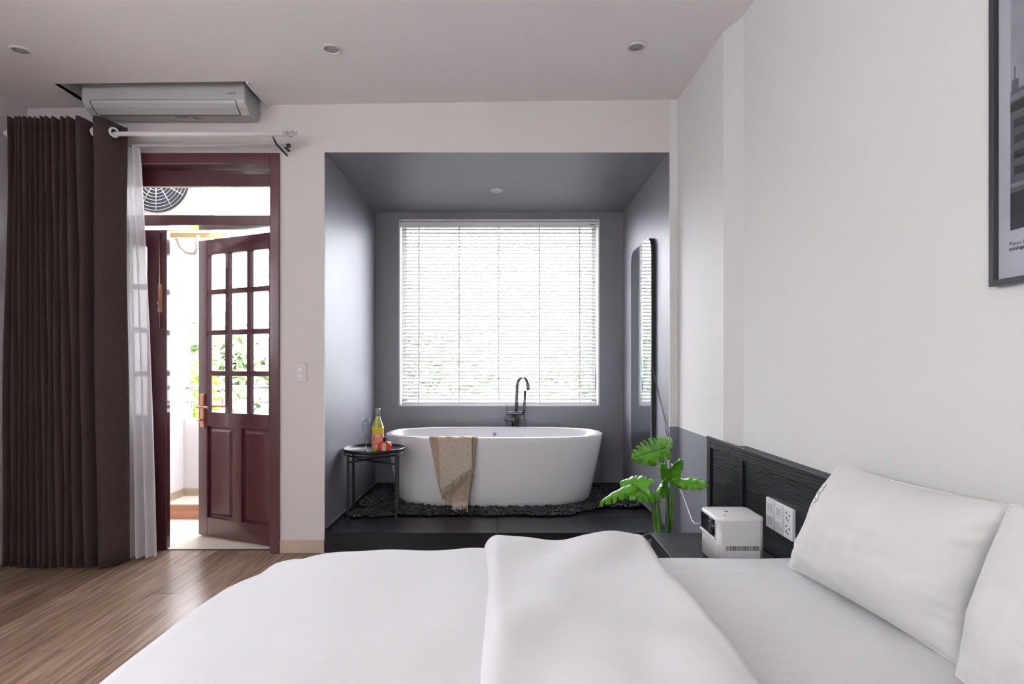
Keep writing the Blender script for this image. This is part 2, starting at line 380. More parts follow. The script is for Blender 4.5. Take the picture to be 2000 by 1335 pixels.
def leaf(W, hinge, free, handle=False, bolt=False):
    hx, hy = hinge; d = Vector((free[0]-hx, free[1]-hy, 0)).normalized(); n = Vector((d.y, -d.x, 0))
    if n.y > 0: n = -n                       # n looks into the room
    T = .04; base = Vector((hx, hy, 0)); s2 = .125 if bolt else .085
    def mp(p): return base+d*p.x-n*p.y+Vector((0,0,p.z))
    st = .085; mu = .033; pw = (W-st-s2-2*mu)/3
    rows = [(1.915,1.68),(1.645,1.405),(1.37,1.13),(1.095,.85)]
    c = MB(); Z0, Z1 = .006, 2.02
    c.box(0, st, 0, T, Z0, Z1); c.box(W-s2, W, 0, T, Z0, Z1)
    c.box(st, W-s2, 0, T, Z0, .135); c.box(st, W-s2, 0, T, .755, .85); c.box(st, W-s2, 0, T, 1.915, Z1)
    for k in range(3): c.box(st, W-s2, .004, T-.004, rows[k+1][0], rows[k][1])
    for k in (1, 2):
        x = st+pw*k+mu*(k-1); c.box(x, x+mu, .004, T-.004, .85, 1.915)
    mid = W/2; c.box(mid-.04, mid+.04, 0, T, .135, .755)
    c.map(mp)
    L = part('door_leaf', c, M_dwood, dr, bevel=.003)
    part('pane', MB().box(st, W-s2, .018, .022, .85, 1.915).map(mp), M_pane, L)
    for x0, x1 in ((st, mid-.04), (mid+.04, W-s2)):
        c = MB(); a, b_ = .012, .035; z0, z1 = .135, .755
        o = [(x0,z0),(x1,z0),(x1,z1),(x0,z1)]
        o2 = [(x0+a,z0+a),(x1-a,z0+a),(x1-a,z1-a),(x0+a,z1-a)]; o3 = [(x0+b_,z0+b_),(x1-b_,z0+b_),(x1-b_,z1-b_),(x0+b_,z1-b_)]
        vs = [(x,.020,z) for x,z in o]+[(x,.020,z) for x,z in o2]+[(x,.006,z) for x,z in o3]
        fs = [(k,(k+1)%4,4+(k+1)%4,4+k) for k in range(4)]+[(4+k,4+(k+1)%4,8+(k+1)%4,8+k) for k in range(4)]+[(8,9,10,11)]
        vs += [(x,T-.006,z) for x,z in o]; fs += [(15,14,13,12)]+[(k,(k+1)%4,12+(k+1)%4,12+k) for k in range(4)]
        c.add(vs, fs); c.map(mp)
        part('raised_panel', c, M_dwood, L)
    if handle:
        x = W-.045; c = MB()
        c.box(x-.02, x+.02, -.008, 0, .745, .975); c.box(x-.017, x+.017, -.012, -.008, .76, .96)
        c.tube([(x,-.01,.885),(x,-.05,.885)], .010, 10); c.tube([(x+.005,-.05,.885),(x-.03,-.054,.886),(x-.10,-.05,.884)], [.010,.009,.007], 10)
        c.tube([(x,-.01,.795),(x,-.03,.795)], .008, 8); c.box(x-.012, x+.012, -.036, -.03, .79, .80)
        c.box(x-.02, x+.02, T, T+.008, .745, .975); c.tube([(x,T,.885),(x,T+.05,.885),(x-.1,T+.05,.885)], .009, 8)
        c.map(mp); part('door_handle', c, M_brass, L)
    if bolt:
        x = W-.04; c = MB()
        c.box(x-.011, x+.011, -.005, 0, 1.50, 1.68); c.tube([(x,-.008,1.40),(x,-.008,2.0)], .004, 8); c.box(x-.009, x+.009, -.014, 0, 1.50, 1.53); c.box(x-.005, x+.005, -.03, -.01, 1.55, 1.565)
        c.map(mp); part('door_bolt', c, M_brass, L)
leaf(.725, (-1.435, 3.725), (-2.098, 4.02), handle=True)
leaf(.607, (DX0+.062, 3.70), (-2.13, 3.70), bolt=True)

# ------------------------------------------------------------------ balcony and outdoors
struct('floor_balcony', MB().box(-3.2, NL-.14, 3.722, 5.1, -.15, -.004), M_bfloor)
st = MB().box(-2.6, NL-.14, 4.47, 4.75, -.01, .104)
struct('trim_step', st, M_step)
struct('trim_tread', MB().box(-2.6, NL-.14, 4.455, 4.75, .104, .112), M_bfloor)
struct('wall_balcony_left', MB().box(-2.75, -2.60, 3.85, 4.85, -.1, 3.6), M_ext)
struct('wall_balcony_parapet', MB().box(-2.6, NL-.14, 4.75, 4.85, -.1, .725), M_ext)
c = MB(); c.box(-2.6, NL-.14, 4.738, 4.75, .112, .17); c.box(-2.6, -2.588, 4.47, 4.75, .112, .17)
struct('baseboard_balcony', c, M_beige)
c = MB(); c.box(-2.6, -2.592, 4.02, 4.42, .80, 1.98); c.box(-2.592, -2.585, 4.04, 4.40, .82, 1.96)
struct('window_2', c, M_white)
rl = thing('balcony_railing', (-1.93, 4.80, .725), 'steel balcony railing standing on the white parapet outside the door', 'railing')
part('rail', MB().tube([(-2.60,4.80,.985),(NL-.15,4.80,.985)], .018, 12), M_rail, rl)
part('rail', MB().tube([(-2.60,4.80,.865),(NL-.15,4.80,.865)], .010, 10), M_rail, rl)
for k in range(6):
    x = -2.56+k*.25; part('post', MB().tube([(x,4.80,.725),(x,4.80,.97)], .010, 10), M_rail, rl)
# condenser outside
cd = thing('outdoor_condenser', (-2.6, 4.35, 2.2), 'cream outdoor air conditioner condenser mounted high above the balcony', 'air conditioner')
cy0, cy1 = 4.22, 4.55
part('casing', MB().box(-3.05, -2.24, cy0, cy1, 2.20, 2.82), M_cond, cd, bevel=.012)
c = MB()
for k in range(9): 
    r = .03+k*.024
    c.tube([( -2.50+r*math.cos(a), cy0-.012, 2.50+r*math.sin(a)) for a in [2*PI*i/36 for i in range(37)]], .0025, 5, cap=False)
for k in range(12):
    a = 2*PI*k/12; c.tube([(-2.50+.03*math.cos(a), cy0-.012, 2.50+.03*math.sin(a)), (-2.50+.225*math.cos(a), cy0-.012, 2.50+.225*math.sin(a))], .003, 5)
part('fan_grille', c, M_rail, cd)
part('fan_recess', MB().prism([(math.cos(2*PI*i/40)*.235, math.sin(2*PI*i/40)*.235) for i in range(40)], lambda p, t: Vector((-2.50+p[0], t, 2.50+p[1])), cy0-.004, cy0+.0), M_grill, cd)
part('side_grille', MB().box(-3.03, -2.80, cy0-.005, cy0, 2.24, 2.78), M_grill, cd)
part('mounting_beam', MB().box(-3.1, -2.16, cy0-.03, cy0+.02, 2.145, 2.185).box(-3.1, -2.16, cy1-.05, cy1, 2.145, 2.185), M_beam, cd, bevel=.003)
part('pipe_loop', MB().tube([P(345,466,4.3),P(352,482,4.3),P(366,494,4.3),P(380,495,4.3),P(385,485,4.3),P(386,460,4.3)], .014, 10), M_pipe, cd)

struct('floor_yard', MB().box(-60, 60, 5.3, 90, -6.1, -6), M_ground)
def tree(c0, R, n, m, trunk, label, size=.16, tn='tree'):
    o = thing(tn, (c0[0], c0[1], -6), label, 'tree', None)
    c = MB(); rnd = random.Random(int(abs(c0[0]*100)+n))
    for i in range(n):
        v = Vector((rnd.gauss(0,1), rnd.gauss(0,1), rnd.gauss(0,1))).normalized()*(rnd.random()**.35)
        k = 1+.35*noise.noise(v*2.3+Vector(c0))
        p = Vector(c0)+Vector((v.x*R[0], v.y*R[1], v.z*R[2]))*k
        a = Vector((rnd.gauss(0,1), rnd.gauss(0,1), rnd.gauss(0,.6))).normalized(); b = a.cross(Vector((rnd.gauss(0,1), rnd.gauss(0,1), rnd.gauss(0,1)))).normalized()
        s = size*(.6+.8*rnd.random()); cc = a.cross(b)*s*.15
        c.add([p-a*s, p-b*s*.5+cc, p+a*s, p+b*s*.5+cc], [(0,1,2,3)])
    part('foliage', c, m, o)
    x, y, z = c0
    t_ = MB().tube([(x,y,-6),(x+.1,y,-3),(x-.05,y+.1,z-R[2]*.4),(x+.1,y,z+R[2]*.3)], [trunk,trunk*.8,trunk*.6,trunk*.25], 10)
    for k in range(4):
        a = 2*PI*k/4+.4; t_.tube([(x,y,z-R[2]*.5),(x+R[0]*.5*math.cos(a), y+R[1]*.5*math.sin(a), z+R[2]*.2)], [trunk*.4,trunk*.12], 7)
    part('trunk', t_, M_bark, o)
tree((-5.4, 10.5, .45), (1.7,1.6,1.35), 5200, M_tree, .14, 'dense green tree seen through the lower glass panes of the open door')
tree((-4.45, 7.9, .55), (.62,.6,.75), 1500, M_tree2, .06, 'bright yellow-green tree in the gap beside the open door', .09)
tree((-1.6, 13.5, -.1), (2.0,1.8,2.2), 4200, M_tree, .16, 'leafy tree behind the lower left of the window blind')
tree((2.4, 16.0, .2), (1.9,1.7,1.6), 2600, M_tree, .16, 'leafy tree behind the lower right of the window blind')
def house(x0, x1, y0, y1, ze, zr, mw, label, ridge_x=None):
    o = thing('house', ((x0+x1)/2, y0, -6), label, 'house')
    part('wall', MB().box(x0, x1, y0, y1, -6, ze), mw, o)
    rx = ridge_x if ridge_x is not None else (x0+x1)/2
    c = MB(); e = .4
    c.add([(x0-e,y0-e,ze),(x1+e,y0-e,ze),(x1+e,y1+e,ze),(x0-e,y1+e,ze),(rx,y0+1.6,zr),(rx,y1-1.6,zr)], [(0,1,4),(1,2,5,4),(2,3,5),(3,0,4,5),(3,2,1,0)])
    part('roof', c, M_roof, o)
    for k in range(3):
        x = x0+(x1-x0)*(.2+.3*k); part('window', MB().box(x-.4, x+.4, y0-.05, y0, ze-2.0, ze-.8), M_houseg, o)
house(-5.2, 2.0, 18.5, 26, 2.0, 4.5, M_house, 'cream house with a red tiled roof seen faintly through the window blind', -2.2)
h2 = thing('house', (-7.4, 13, -6), 'grey flat-roofed house with a yellow cornice beyond the balcony railing', 'house')
part('wall', MB().box(-9.2, -5.9, 13, 18, -6, 1.62), M_houseg, h2); part('cornice', MB().box(-9.3, -5.8, 12.9, 18.1, 1.62, 1.84), M_beam, h2)
for k in range(2): part('window', MB().box(-8.6+k*1.6, -7.8+k*1.6, 12.95, 13, -.2, 1.1), M_dark, h2)

# ------------------------------------------------------------------ bathtub
TX, TY = -.078, 4.576
def se(a, b, n, q):
    cq, sq = math.cos(q), math.sin(q)
    return (a*math.copysign(abs(cq)**(2/n), cq), b*math.copysign(abs(sq)**(2/n), sq))
tb = thing('bathtub', (TX, TY, SLAB), 'white freestanding oval bathtub on the pebble platform below the window', 'bathtub')
N = 128
def ring(a, b, n, z, tilt=0): return [Vector((TX+se(a,b,n,2*PI*j/N)[0], TY+se(a,b,n,2*PI*j/N)[1], z)) for j in range(N)]
rings = []
for (a, b, n, z) in [(.60,.25,2.6,SLAB+.004),(.68,.29,2.6,SLAB+.004),(.722,.322,2.7,SLAB+.018),(.742,.338,2.75,SLAB+.05),(.765,.350,2.8,.28),(.79,.362,2.8,.40),(.814,.372,2.8,.52),(.830,.379,2.8,.60),(.835,.381,2.8,.640),(.833,.379,2.8,.6455),(.828,.375,2.8,.648),
      (.800,.350,2.8,.648),(.792,.343,2.8,.644),(.785,.336,2.8,.630),(.765,.322,2.7,.56),(.72,.30,2.6,.42),(.66,.27,2.5,.29),(.58,.22,2.4,.235),(.40,.14,2.2,.222),(.05,.02,2,.22)]:
    rings.append(ring(a, b, n, z))
vs = [v for r in rings for v in r]; m_ = len(rings)
c = MB().add(vs, [(i*N+j, i*N+(j+1)%N, (i+1)*N+(j+1)%N, (i+1)*N+j) for i in range(m_-1) for j in range(N)]+[tuple((m_-1)*N+j for j in range(N)), tuple(reversed(range(N)))], True)
part('tub_shell', c, M_tub, tb)
ov = P(966, 846, 4.905)
c = MB().prism([(math.cos(2*PI*i/20)*.014, math.sin(2*PI*i/20)*.014) for i in range(20)], lambda p, t: Vector((ov.x+p[0], t, .590+p[1])), 4.892, 4.912)
part('overflow_cap', c, M_gun, tb)

# faucet
fy = 5.02
fc = thing('bath_faucet', (.105, fy, SLAB), 'black floor-standing bath faucet with an arched spout behind the tub', 'faucet')
cx = .100
part('column', MB().tube([(cx,fy,SLAB),(cx,fy,.77)], .013, 16).tube([(cx,fy,SLAB),(cx,fy,SLAB+.012)], .045, 24), M_gun, fc)
pts = [Vector((cx+.002,fy,.77)), Vector((cx+.006,fy,.90)), Vector((cx+.010,fy,.98))]
for k in range(1, 12):
    a = PI*k/11; pts.append(Vector((cx+.010+.044*(1-math.cos(a)), fy-.075*(1-math.cos(a)), .98+.086*math.sin(a))))
pts.append(pts[-1]+Vector((.001,-.001,-.022)))
part('spout', MB().tube(pts, .0135, 14), M_gun, fc)
b0 = P(988,806,fy); b1 = P(1026,806,fy)
part('mixer_bar', MB().tube([b0,b1], .016, 16), M_gun, fc, bevel=.002)
part('mixer_bar', MB().tube([P(985,819,fy),P(1009,819,fy)], .011, 16).tube([P(1002,806,fy),P(1002,832,fy)], .011, 12), M_gun, fc)
part('lever', MB().tube([P(990,803,fy),P(990,788,fy-.01)], .0035, 8), M_gun, fc)
part('outlet_pipe', MB().tube([P(988,819,fy),P(988,845,fy)], .006, 8), M_gun, fc)
part('hand_shower', MB().tube([P(1023,806,fy-.03),P(1024,790,fy-.035),P(1026,762,fy-.04)], [.010,.012,.013], 12).tube([P(1026,806,fy-.03),P(1026,806,fy)], .009, 10), M_gun, fc)
part('hose', MB().tube([P(1023,808,fy-.03),P(1024,830,fy-.03),P(1020,870,fy-.02),P(1012,905,fy-.01),P(1006,880,fy-.005),P(1010,850,fy),P(1014,815,fy)], .006, 8), M_gun, fc)

# towel on the rim
tw = thing('bath_towel', (-.34, 4.19, .2), 'beige fringed towel hanging over the front rim of the white bathtub', 'towel')
def wz(py, y): return EYE-(py-712)*y/F
def wx(px, y): return (px-985)*y/F
def towel_layer(name, xl0, xr0, xl1, xr1, zl, zr, yoff, m, over=True, ph=0):
    # hangs from behind the rim, over it and down the front; bottom hem runs from zl (left) to zr (right)
    def fn(u, v):
        zb = zl+(zr-zl)*u; top = .652
        a = .05 if over else 0; b = .04 if over else .0
        L = a+b+(top-zb); d = v*L
        if d < a: y = 4.262+yoff*.3; z = top-.055+d
        elif d < a+b: t_ = (d-a)/b; y = 4.262+yoff*.3-(4.262-4.186)*t_-(yoff*-.7)*t_; z = top+.004*math.sin(PI*t_)-.002+.0
        else:
            z = top-(d-a-b); y = 4.186+yoff
        k = max(0, min(1, (top-z)/max(.001, top-zb))) if d > a+b else 0
        x = (xl0+(xl1-xl0)*k)*(1-u)+(xr0+(xr1-xr0)*k)*u
        y += .005*math.sin(9*u+ph+3*k)*(.3+k)-.010*k
        return Vector((x, y, z+.002*math.sin(17*u+ph)))
    return part(name, MB().grid(fn, 36, 44), m, tw, solid=.006)
Y = 4.186
towel_layer('back_fold', wx(838,Y), wx(932,Y), wx(864,Y), wx(921,Y), wz(975,Y), wz(948,Y), -.004, M_towel2, ph=1)
towel_layer('lower_fold', wx(856,Y), wx(926,Y), wx(872,Y), wx(915,Y), wz(985,Y), wz(984,Y), -.012, M_towel2, ph=2)
towel_layer('front_fold', wx(856,Y), wx(922,Y), wx(862,Y), wx(923,Y), wz(955,Y), wz(912,Y), -.024, M_towel, ph=0)
c = MB(); rnd = random.Random(3)
for k in range(44):                           # fringe of the diagonal hem
    u = k/43; x = wx(865+u*58, Y); z = wz(955-u*46, Y)
    l = .050+.03*rnd.random(); c.tube([(x,Y-.037,z+.008),(x+.006*rnd.gauss(0,1),Y-.040,z-l*.5),(x+.009*rnd.gauss(0,1),Y-.037,z-l)], [.0022,.002,.0012], 5)
part('fringe', c, M_towel, tw)
c = MB()
for k in range(16):
    u = k/15; x = wx(885+u*28, Y); z = wz(984, Y)
    c.tube([(x,Y-.028,z+.025),(x+.003*rnd.gauss(0,1),Y-.032,z-.01),(x+.006*rnd.gauss(0,1),Y-.05,max(.135,z-.035)),(x+.008*rnd.gauss(0,1),Y-.075-.02*rnd.random(),.130)], [.003,.003,.0026,.0016], 5)
part('fringe', c, M_fringe, tw)

# pebbles
c = MB(); rnd = random.Random(11)
def peb(c, x, y, z, s):
    a = rnd.random()*PI; rx, ry, rz = s*(.9+.5*rnd.random()), s*(.6+.3*rnd.random()), s*(.38+.2*rnd.random()); k0 = len(c.v)
    c.ell((0,0,0), rx, ry, rz, 5, 8)
    ca, sa = math.cos(a), math.sin(a); tl = rnd.gauss(0,.25)
    for i in range(k0, len(c.v)):
        p = c.v[i]; q = Vector((p.x*ca-p.y*sa, p.x*sa+p.y*ca, p.z)); q.z += q.x*tl
        c.v[i] = q+Vector((x,y,z))
def inpeb(x, y):
    if abs((x-TX)/.72)**2.6+abs((y-TY)/.325)**2.6 < .8: return False
    fe = 4.045+.03*noise.noise(Vector((x*5,0,0))) if x < .45 else (4.045+(x-.45)*.9 if x < .7 else 4.27+.02*noise.noise(Vector((x*6,3,0))))
    if x < -.86: fe = 3.99+.03*noise.noise(Vector((x*9,0,0)))+max(0,(-1.02-x))*.7
    return y > fe
x = NL+.03
step = .0235
while x < NR-.025:
    y = 3.95
    while y < NB-.025:
        X, Y2 = x+rnd.uniform(-.009,.009), y+rnd.uniform(-.009,.009)
        if inpeb(X, Y2) and NL+.026 < X < NR-.026: peb(c, X, Y2, SLAB+.009+.012*rnd.random()*(1 if Y2 > 4.1 else .3), .0155+.005*rnd.random())
        y += step
    x += step
pb = part('pebble_bed', c, M_peb, origin=(0,4.5,SLAB), kind='stuff'); tag(pb, 'glossy black pebbles strewn around and under the white bathtub', 'pebbles')
for (px, py, lab) in ((948,1001,'small pale pebble under the front of the tub, near its middle'),(1118,999,'small pale pebble under the front right end of the tub')):
    y = 4.14; c = MB(); peb(c, wx(px,y), y, SLAB+.022, .011)
    tag(part('pebble', c, M_pale, origin=(wx(px,y), y, SLAB+.012)), lab, 'pebble')

# ------------------------------------------------------------------ side table with bottles
tx, ty, tz = -.895, 4.03, .585
tt = thing('tray_table', (tx, ty, SLAB), 'small round black metal tray table on the platform left of the bathtub', 'side table')
R_ = .207
part('tray', MB().lathe([(.0,-.004),(R_-.004,-.004),(R_,.0),(R_+.001,.018),(R_-.002,.020),(R_-.005,.018),(R_-.006,.002),(.0,.002)], (tx,ty,tz), 56), M_blackm, tt)
lg = [(.178,-.135),(-.135,-.178),(-.178,.135),(.135,.178)]
for (dx, dy) in lg:
    part('leg', MB().box(tx+dx*.985-.008, tx+dx*.985+.008, ty+dy*.985-.008, ty+dy*.985+.008, SLAB, tz-.004), M_blackm, tt, bevel=.002)
for zz in (tz-.075, SLAB+.055):
    for i in (0, 1):
        a, b = lg[i], lg[i+2]; off = .018 if i else -.002
        part('crossbar', MB().tube([(tx+a[0]*.97,ty+a[1]*.97,zz+off),(tx+b[0]*.97,ty+b[1]*.97,zz+off+(.0))], .0065, 8), M_blackm, tt)
part('top_ring', MB().tube([(tx+(R_-.012)*math.cos(2*PI*i/48), ty+(R_-.012)*math.sin(2*PI*i/48), tz-.02) for i in range(49)], .006, 8), M_blackm, tt)
part('tray_knob', MB().tube([(tx+.198,ty+.03,tz+.0),(tx+.198,ty+.03,tz+.028)], .009, 12), M_blackm, tt)
s0 = tz+.003
y = 3.95; x = wx(738, y)
bt = thing('wine_bottle', (x, y, s0), 'yellow-green wine bottle with a pink label on the tray table', 'bottle')
part('glass', MB().lathe([(0,0),(.036,0),(.039,.004),(.0395,.15),(.036,.175),(.024,.205),(.0155,.235),(.0145,.275),(.0155,.277),(.0155,.287),(.011,.288),(0,.288)], (x,y,s0), 28), M_bottle, bt)
part('wine', MB().lathe([(.0398,.118),(.0399,.119),(.0399,.155),(.0385,.166),(.038,.166)], (x,y,s0), 28), M_wine, bt)
part('label', MB().lathe([(.0400,.022),(.0405,.023),(.0405,.118),(.0400,.119)], (x,y,s0), 28), M_blabel, bt)
part('foil', MB().lathe([(.0152,.236),(.0158,.237),(.0152,.272),(.0145,.274)], (x,y,s0), 28), M_foil, bt)
y = 3.93; x = wx(715, y)
fl = thing('champagne_flute', (x, y, s0), 'empty clear champagne flute on the tray table beside the wine bottle', 'glass')
part('bowl', MB().lathe([(.004,.088),(.012,.095),(.020,.115),(.0255,.15),(.027,.18),(.0255,.222),(.0245,.222),(.026,.18),(.0245,.15),(.019,.116),(.011,.097),(0,.092)], (x,y,s0), 28), M_flute, fl)
part('stem', MB().lathe([(.030,0),(.030,.0015),(.018,.004),(.006,.008),(.0035,.02),(.0032,.075),(.005,.088),(0,.09)], (x,y,s0), 24), M_glassclear, fl)
y = 3.905; x = wx(751, y)
rb = thing('liqueur_bottle', (x, y, s0), 'squat red bottle with a black cap in front of the wine bottle', 'bottle')
def flask(p, t): return Vector((x+p[0], y+t, s0+p[1]))
ol = [(-.042,0),(.042,0),(.046,.006),(.046,.052),(.038,.066),(.020,.072),(.010,.073),(-.010,.073),(-.020,.072),(-.038,.066),(-.046,.052),(-.046,.006)]
part('glass', MB().prism(ol, flask, -.017, .017), M_red, rb, bevel=.006, seg=3)
part('label', MB().prism([(-.013,.006),(.013,.006),(.014,.04),(.011,.06),(-.011,.06),(-.014,.04)], flask, -.0195, -.0172), M_rlabel, rb)
part('cap', MB().lathe([(0,.072),(.010,.072),(.010,.093),(.0115,.094),(.0115,.1),(0,.1)], (x,y,s0), 20), M_glossb, rb)
y = 3.875; x = wx(731, y)
tag(part('bottle_cork', MB().tube([(x-.014,y,s0+.011),(x+.014,y-.004,s0+.011)], [.009,.0075], 12), M_bottle, origin=(x,y,s0)), 'small green-gold stopper lying on the tray below the wine bottle', 'stopper')

# ------------------------------------------------------------------ mirror
mr = thing('wall_mirror', (1.01, 4.30, .49), 'tall round-cornered mirror hung on the right wall of the niche', 'mirror')
def rrect(a0, a1, b0, b1, r, n=8):
    pts = []
    for cx_, cy_, s in ((a1-r,b1-r,0),(a0+r,b1-r,1),(a0+r,b0+r,2),(a1-r,b0+r,3)):
        for k in range(n+1):
            q = PI/2*(s+k/n); pts.append((cx_+r*math.cos(q), cy_+r*math.sin(q)))
    return pts
part('mirror_backing', MB().prism(rrect(3.99,4.62,.49,2.05,.10), lambda p, t: Vector((t,p[0],p[1])), 1.002, 1.028), M_dark, mr)
part('mirror_glass', MB().prism(rrect(3.992,4.618,.492,2.048,.10), lambda p, t: Vector((t,p[0],p[1])), .997, 1.002), M_mirror, mr)
tag(part('mirror_cord', MB().tube([P(1274,715,3.985),P(1284,760,3.87),P(1298,818,3.735),P(1304,860,3.67),P(1308,895,3.63)], .0018, 6).tube([P(1274,716,3.985),P(1288,770,3.83),P(1303,830,3.68),P(1307,860,3.635)], .0016, 6), M_dark, origin=(1.0,3.8,1.0)), 'thin dark cord trailing down the wall from the tall mirror', 'cord')

# ------------------------------------------------------------------ ceiling downlights
def downlight(x, y, z, label, m, grp='recessed downlights in the room ceiling'):
    o = thing('downlight', (x, y, z), label, 'ceiling light', grp)
    part('trim_ring', MB().lathe([(.036,-.002),(.038,-.007),(.046,-.006),(.050,-.001),(.050,.001),(.036,.001)], (x,y,z), 32), M_dlight, o)
    part('diffuser', MB().lathe([(0,-.0015),(.037,-.0015),(.037,0),(0,0)], (x,y,z), 32), m, o)
for (px, py, lab) in ((40,98,'recessed downlight at the far left of the ceiling, before the air conditioner'),(648,95,'recessed downlight in the middle of the room ceiling'),(1243,91,'recessed downlight on the right of the ceiling, near the pillar')):
    y = 3.0
    for _ in range(8):
        x = wx(px, y); y = (zc(x,y)-EYE)*F/(712-py)
    downlight(x, y, zc(x,y)-.001, lab, M_dlens)
downlight(-.058, 4.445, NT-.001, 'recessed white downlight in the grey ceiling above the bathtub', M_white, None)

# ------------------------------------------------------------------ air conditioner
ac = thing('air_conditioner', (-2.0, 3.64, 2.66), 'white wall-mounted air conditioner in the ceiling recess above the door', 'air conditioner')
ax0, ax1 = -2.476, -1.518
prof = [(3.648,2.94),(3.47,2.94),(3.44,2.92),(3.43,2.89),(3.43,2.722),(3.437,2.704),(3.455,2.685),(3.50,2.659),(3.58,2.664),(3.63,2.676),(3.648,2.70)]
part('body', MB().prism(prof, lambda p, t: Vector((t,p[0],p[1])), ax0, ax1), M_ac, ac, bevel=.010, seg=3)
lp = [(3.4275,2.7165),(3.434,2.701),(3.452,2.682),(3.492,2.6575),(3.4965,2.662),(3.455,2.688),(3.438,2.706),(3.431,2.719)]
part('louver', MB().prism(lp, lambda p, t: Vector((t,p[0],p[1])), ax0+.055, ax1-.055), M_ac, ac)
c = MB().box(ax0+.055, ax1-.055, 3.4282, 3.431, 2.7165, 2.7192); c.box(ax0+.07, ax1-.055, 3.493, 3.501, 2.6567, 2.6585)
for xx in (ax0+.051, ax1-.055): c.prism([(a-.0008, b-.0008) for a, b in lp], lambda p, t: Vector((t,p[0],p[1])), xx, xx+.0025)
part('louver_gap', c, M_dark, ac)
part('energy_sticker', MB().add([(-1.89,3.522,2.6598),(-1.86,3.524,2.6598),(-1.83,3.56,2.6618),(-1.875,3.56,2.6618)], [(0,1,2,3)]), M_green, ac, solid=.0006)
part('vent_slot', MB().box(-1.98,-1.90,3.525,3.530,2.658,2.6605), M_dark, ac)
part('bracket', MB().box(ax0-.012, ax0, 3.60, 3.648, 2.69, 2.73), M_ac, ac, bevel=.004)
text('badge', 'INVERTER', .0125, M_print, ac, Matrix.Translation((-1.625, 3.4290, 2.752)) @ Matrix.Rotation(PI/2, 4, 'X'))

# ------------------------------------------------------------------ curtains, rods
ry, rz = 3.45, 2.530
rod = thing('curtain_rod', (-2.1, ry, rz), 'white curtain rod with clear finials across the wall above the door', 'curtain rod')
part('rod', MB().tube([(-2.90,ry,rz),(-1.30,ry,rz-.005)], .013, 16), M_white, rod)
def finial(x, s): return MB().tube([(x,ry,rz),(x+.02*s,ry,rz)], [.013,.010], 12).lathe([(0,-.028),(.018,-.016),(.028,0),(.018,.016),(0,.028)], (x+.045*s,ry,rz), 6, False).lathe([(0,-.014),(.01,0),(0,.014)], (x+.078*s,ry,rz), 6, False)
part('finial', finial(-1.30, 1), M_glassclear, rod)
c = MB().lathe([(0,-.022),(.014,-.013),(.022,0),(.014,.013),(0,.022)], (-2.925,ry,rz), 6, False)
part('finial', c, M_white, rod)
c = MB().tube([(-1.365,ry,rz-.012),(-1.36,3.50,rz-.045),(-1.35,3.645,rz-.06)], [.004,.006,.006], 8)
part('bracket', c, M_dark, rod)
sr = thing('sheer_rod', (-2.1, 3.56, 2.50), 'slim white sheer rail behind the curtain rod above the door', 'curtain rod')
part('rail', MB().tube([(-2.90,3.56,2.503),(-1.32,3.56,2.500)], .009, 12), M_ac, sr)
part('end_cap', MB().tube([(-1.32,3.56,2.50),(-1.30,3.56,2.50)], .012, 12).box(-1.345,-1.335,3.56,3.65,2.494,2.506), M_dark, sr)

bounds_t = [32,46,55,63,73,83,94,105,118,133,148,166,199,262]
bounds_b = [18,36,50,62,75,87,99,112,126,141,158,180,206,272]
def curtain_pts():
    out = []
    n = len(bounds_t)-1
    for k in range(n):
        for i in range(16):
            t_ = i/16; out.append((k, t_))
    return [q for q in out if not (q[0] == n-1 and q[1] > .62)]
cp = curtain_pts()
def cfn(u, v):
    idx = min(len(cp)-1, int(round(u*(len(cp)-1)))); k, t_ = cp[idx]
    A = .064 if k < 11 else .07
    yc = 3.44-.035*v
    b0 = bounds_t[k]*(1-v)+bounds_b[k]*v; b1 = bounds_t[k+1]*(1-v)+bounds_b[k+1]*v
    # narrow valley, broad front face
    ph = t_; px = b0+(b1-b0)*(t_+ .06*math.sin(2*PI*t_)); 
    yy = yc-A*math.cos(2*PI*ph)*(1-.15*v)+.006*math.sin(7*v+k*1.7)
    x = (px-985)*yc/F + .004*math.sin(9*v+k*2.3)
    zt = 2.597; zb = .012
    z = zt+(zb-zt)*v + (.006*math.cos(2*PI*ph) if v < .001 else 0)
    return Vector((x, yy, z))
ct = thing('blackout_curtain', (-2.5, 3.44, 0), 'dark brown pleated grommet curtain drawn to the left of the door', 'curtain')
part('fabric', MB().grid(cfn, len(cp)-1, 40), M_curt, ct, solid=.003)
def ringmesh(x, y, z, ang):
    c = MB(); n = Vector((math.cos(ang), math.sin(ang), 0)); s = Vector((-n.y, n.x, 0))
    return c.tube([Vector((x,y,z))+s*.024*math.cos(2*PI*i/28)+Vector((0,0,.024*math.sin(2*PI*i/28))) for i in range(29)], .0065, 8, cap=False)
for px in (191, 227):
    p = P(px, 260, ry); part('grommet', ringmesh(p.x, ry-.018, rz, math.radians(-28)), M_white, ct)
def sfn(u, v):
    l = 232+18*v+3*math.sin(3*v); r = 272+31*v**.8
    px = l+(r-l)*u; yc = 3.55-.03*v
    if v > .95: pass
    y = yc+(.022+.012*v)*math.sin(2*PI*3.2*u+.8+1.5*v)+.01*math.sin(5*u+4*v)
    return Vector(((px-985)*yc/F, y, 2.485+(.018-2.485)*v))
shc = thing('sheer_curtain', (-2.2, 3.55, 0), 'white translucent sheer curtain gathered beside the brown curtain', 'curtain')
part('fabric', MB().grid(sfn, 60, 40), M_sheer, shc)
part('hem', MB().grid(lambda u, v: sfn(u, .955+.045*v)+Vector((0,-.0025,0)), 60, 3), M_sheer, shc)
part('header_tape', MB().grid(lambda u, v: sfn(u, .03*v)+Vector((0,-.0025,0)), 60, 2), M_sheer, shc)

